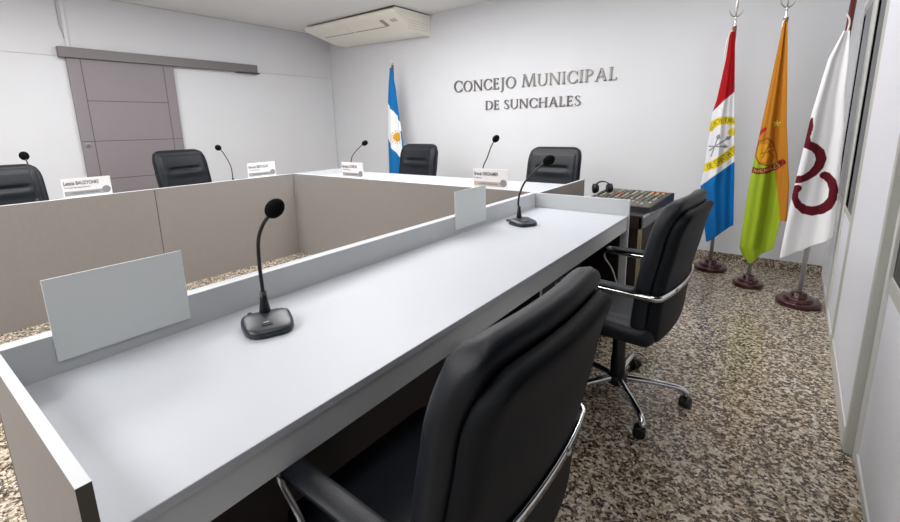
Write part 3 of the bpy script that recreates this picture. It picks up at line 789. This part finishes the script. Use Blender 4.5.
def c_yel(x, z, s):
    # star, ribbon, shield, red cap
    if math.hypot(x + 0.140, z - 1.270) < 0.024 * (0.62 + 0.38 * math.cos(5 * (math.atan2(z - 1.270, x + 0.140) - PI / 2))): return (206, 206, 80)
    rb = [(-0.262, 0.930), (-0.22, 0.918), (-0.17, 0.925), (-0.12, 0.950), (-0.078, 0.990)]
    d, i, t = poly_d(x, z, rb)
    if d < 0.022:
        a = (i + t) / 4; zl = rb[i][1] + (rb[i + 1][1] - rb[i][1]) * t
        return (206, 170, 96) if dots(' SUNCHALES ', a, (z - zl + 0.010) / 0.022) else (112, 16, 20)
    d, t = seg_d(x, z, (-0.246, 1.188), (-0.205, 1.232))
    if d < 0.016 - 0.006 * t: return (172, 24, 28)
    sh = [(-0.235, 1.135), (-0.185, 1.165), (-0.150, 1.130), (-0.120, 1.05), (-0.105, 0.985), (-0.16, 0.962), (-0.215, 0.975), (-0.248, 1.04), (-0.235, 1.135)]
    d, i, t = poly_d(x, z, sh)
    if d < 0.004: return (130, 70, 14)
    for a, b in (((-0.16, 1.14), (-0.20, 1.02)), ((-0.21, 1.05), (-0.13, 1.08)), ((-0.14, 1.04), (-0.15, 0.98)), ((-0.17, 1.07), (-0.13, 1.02)), ((-0.175, 1.10), (-0.145, 1.105))):
        if seg_d(x, z, a, b)[0] < 0.0035: return (140, 78, 16)
    inside = math.hypot((x + 0.172) / 0.070, (z - 1.065) / 0.100) < 1
    if -0.235 < x < -0.15 and 0.99 < z < 1.12 and math.hypot((x + 0.20) / 0.04, (z - 1.055) / 0.075) < 1: return (206, 148, 26)
    if inside: return ORA
    xl = -0.115 + (0.924 - z) / 0.371 * 0.073 if z < 0.924 else -0.115
    zg = 0.985 + (-0.115 - x) * 0.45
    if z < zg and x < xl: return LIM
    return ORA
E1C = [(0.054, 1.300, .004), (0.048, 1.245, .015), (0.034, 1.180, .019), (0.040, 1.135, .021), (0.085, 1.112, .021), (0.115, 1.082, .022), (0.131, 1.036, .022), (0.122, 0.985, .022), (0.096, 0.940, .021), (0.062, 0.910, .020), (0.030, 0.897, .020), (0.014, 0.895, .020)]
E2C = [(0.028, 0.838, .019), (0.020, 0.810, .013), (0.022, 0.768, .014), (0.044, 0.722, .018), (0.085, 0.688, .024), (0.125, 0.683, .026), (0.165, 0.696, .025), (0.198, 0.730, .022), (0.216, 0.780, .018), (0.216, 0.840, .018), (0.198, 0.895, .019), (0.170, 0.925, .021), (0.160, 0.928, .021)]
def c_white(x, z, s):
    for E in (E1C, E2C):
        d, i, t = poly_d(x, z, [(a, b) for a, b, _ in E])
        if d < 1.22 * (E[i][2] + (E[i + 1][2] - E[i][2]) * t): return MAR
    return (236, 236, 238)
def c_arg(x, z, s):
    a = 1.640 - (x + 4.586) / 0.25 * 0.264
    b_ = 1.150 - (x + 4.617) / 0.26 * 0.319
    if z > a or z < b_ or (s > 0.95 and z < 1.25): return (16, 112, 178)
    r = math.hypot(x + 4.425, z - 1.165); th = math.atan2(z - 1.165, x + 4.425)
    if r < 0.056: return (222, 170, 26) if r < 0.047 else (196, 136, 36)
    if r < 0.100 and math.cos(16 * th) > -0.2 + (r - 0.056) * 20: return (222, 176, 92)
    return (238, 240, 242)

flag_stand('flag stand of the red, white and blue flag, beside the mixing table', -0.505, 4.40, 2.03, 0.13, M['wood'], 0.0)
flag_stand('flag stand of the orange and lime flag, smallest round base of the three', -0.200, 4.10, 1.99, 0.105, M['wood'], 0.035)
flag_stand('flag stand of the white flag, nearest the glazed partition', 0.120, 3.86, 2.06, 0.132, M['maroon_wood'], 0.055, crescent=False)
flag_stand('flag stand behind the left end of the far desk holding the blue and white flag', -4.485, 4.52, 2.13, 0.13, M['wood'], 0.0, crescent=False)
f1 = flag('draped flag of red, white and blue with yellow emblem ribbons', [(1.992, -.529), (1.784, -.540), (1.468, -.578), (1.371, -.600), (1.288, -.606), (.895, -.622), (.753, -.640), (.479, -.596), (.246, -.552)],
     [(1.988, -.497), (1.526, -.458), (.87, -.397), (.424, -.362), (.246, -.358)], 4.365, [(0, .246), (0.12, .255), (1, .424)], c_red, 1.3, 0.030, 0.4)
f2 = flag('draped flag in orange and lime green with a shield emblem', [(1.963, -.176), (1.369, -.222), (1.048, -.248), (.760, -.268), (.312, -.279), (.195, -.232)],
     [(1.961, -.152), (1.278, -.083), (.823, -.019), (.564, -.006), (.374, -.018), (.195, -.02)], 4.065, [(0, .25), (0.18, .195), (0.80, .33), (0.83, .374), (0.86, .560), (1, .562)], c_yel, 1.4, 0.032, 2.0)
f3 = flag('large white draped flag with a curled maroon emblem', [(1.827, .146), (1.666, .092), (1.342, .049), (1.003, .023), (.745, .002), (.335, -.017)],
     [(1.823, .176), (1.656, .190), (1.455, .197), (1.222, .223), (1.049, .230), (.766, .243), (.527, .248), (.335, .248)], 3.820, [(0, .335), (0.45, .407), (0.85, .487), (1, .527)], c_white, 1.1, 0.022, 3.6)
f4 = flag('light blue and white flag with a golden sun, behind the far desk', [(2.094, -4.507), (1.874, -4.548), (1.608, -4.588), (1.168, -4.618), (.50, -4.634)],
     [(2.09, -4.450), (1.799, -4.390), (1.344, -4.330), (1.099, -4.290), (.50, -4.270)], 4.482, [(0, .50), (1, .56)], c_arg, 1.6, 0.026, 0.8, step=0.0045)
for f, p in ((f1, [(-0.512, 4.392, 2.00), (-0.530, 4.37, 1.985), (-0.545, 4.345, 1.90), (-0.548, 4.335, 1.80), (-0.545, 4.335, 1.76)]), (f2, [(-0.165, 4.095, 1.985), (-0.175, 4.08, 1.975), (-0.180, 4.07, 1.93)]), (f3, [(0.150, 3.842, 1.93), (0.165, 3.838, 1.90), (0.170, 3.84, 1.87), (0.165, 3.83, 1.825)])):
    B().tube(smooth_path(p), 0.005, 8).obj('tie_cord', M['cord'], f)

# ------------------------------------------------------------------ mixing table
TX0, TX1, TY0, TY1, TZ = -1.325, -0.815, 3.26, 4.10, 0.645
tb = thing('side_table', 'low dark wooden table with khaki edges beside the near desk end, carrying the mixer', 'table', (0, 0, 0))
B().box(TX0, TX1, TY0, TY1, TZ - 0.018, TZ, 0.002).obj('tabletop', M['desk_dark'], tb)
B().box(TX1, TX1 + 0.002, TY0, TY1, TZ - 0.018, TZ).obj('edge_band', M['ledge'], tb)
B().box(TX0 + 0.02, TX1 - 0.02, TY0 + 0.004, TY0 + 0.022, TZ - 0.10, TZ - 0.018).obj('front_rail', M['desk_dark'], tb)
B().box(TX1 - 0.022, TX1 - 0.004, TY0 + 0.004, TY1 - 0.02, TZ - 0.10, TZ - 0.018, 0.001).obj('side_rail', M['desk_side'], tb)
B().box(TX0 + 0.05, TX1 - 0.05, TY1 - 0.05, TY1 - 0.03, 0.10, TZ - 0.018).obj('back_board', M['desk_dark'], tb)
B().box(TX1 - 0.050, TX1 - 0.034, TY0 + 0.03, TY1 - 0.05, 0.06, TZ - 0.018).obj('side_shade_board', M['desk_dark'], tb)  # added dark board, paints shade into the table's open side
B().box(TX0 + 0.03, TX1 - 0.03, TY0 + 0.028, TY0 + 0.04, 0.06, TZ - 0.10).obj('front_board', M['desk_dark'], tb)
for x in (TX0 + 0.004, TX1 - 0.028):
    for y in (TY0 + 0.004, TY1 - 0.028):
        B().box(x, x + 0.024, y, y + 0.024, 0, TZ - 0.018, 0.002).obj('leg', M['desk_edge'], tb)
mx = thing('audio_mixer', 'black audio mixer with rows of coloured knobs on the dark table', 'mixer', (-1.052, 3.705, TZ), -0.08)
MW, MD = 0.27, 0.285
B().prism([(-MD, 0.0), (MD, 0.0), (MD, 0.076), (MD - 0.04, 0.084), (-MD, 0.036)], lambda a, c, d: (d, a, c), -MW, MW).obj('case', M['mixer'], mx)
sl = math.atan2(0.048, 2 * MD - 0.04)
b = B(); b.box(-MW + 0.012, MW - 0.012, 0.012, 2 * MD - 0.055, 0.0, 0.003)
fc = b.obj('face_plate', M['mixer_face'], mx); fc.location = (0, -MD, 0.0365); fc.rotation_euler = (sl, 0, 0)
km = ['knob_white', 'knob_grey', 'knob_grey', 'knob_white', 'knob_grey', 'knob_white', 'knob_grey']
kb = {}
for i in range(12):
    for j in range(7):
        mn = km[(i * 3 + j * 2) % 7]
        if i < 3 and j > 4: continue
        if i > 8 and j > 4: mn = ('knob_yellow', 'knob_red')[j - 5]
        if i in (3, 4) and j == 3: mn = 'knob_red'
        if mn not in kb:
            q = B(); q.lathe([(0.0085, 0.0), (0.0085, 0.010), (0.006, 0.014)], n=12); o = q.obj('knob', M[mn], mx, False); kb[mn] = o
        else:
            o = kb[mn].copy(); COL.objects.link(o)
        x = -MW + 0.040 + i * 0.042; y = 0.20 + j * 0.044
        o.parent = mx; o.location = (x, -MD + y * math.cos(sl), 0.0395 + y * math.sin(sl)); o.rotation_euler = (sl, 0, 0)
fk = None
for i in range(12):
    y = 0.06 + 0.08 * ((i * 37) % 10) / 10
    if fk is None:
        q = B(); q.box(-0.007, 0.007, -0.011, 0.011, 0, 0.012, 0.002); fk = q.obj('fader', M['knob_white'], mx); o = fk
    else:
        o = fk.copy(); COL.objects.link(o)
    o.location = (-MW + 0.040 + i * 0.042, -MD + y, 0.0397 + y * math.sin(sl)); o.rotation_euler = (sl, 0, 0)
# headphones lying at the left of the mixer
hp = thing('headphones', 'black headphones lying on the mixer, near the far desk end', 'headphones', (-1.280, 3.75, TZ + 0.066), 0.6)
pts = [(0.066 * math.cos(PI * k / 20), 0.0, 0.040 + 0.062 * math.sin(PI * k / 20)) for k in range(21)]
B().strip(pts, 0.034, 0.008, (0, 1, 0)).obj('headband', M['black'], hp)
for sg in (-1, 1):
    e = B().tube([(sg * 0.080, 0, 0.042), (sg * 0.075, 0, 0.042), (sg * 0.055, 0, 0.042), (sg * 0.050, 0, 0.042)], [0.034, 0.042, 0.042, 0.036], 24).obj('ear_cup', M['black'], hp)
    B().tube([(sg * 0.050, 0, 0.042), (sg * 0.036, 0, 0.042)], [0.038, 0.032], 24).obj('ear_pad', M['leather'], e)
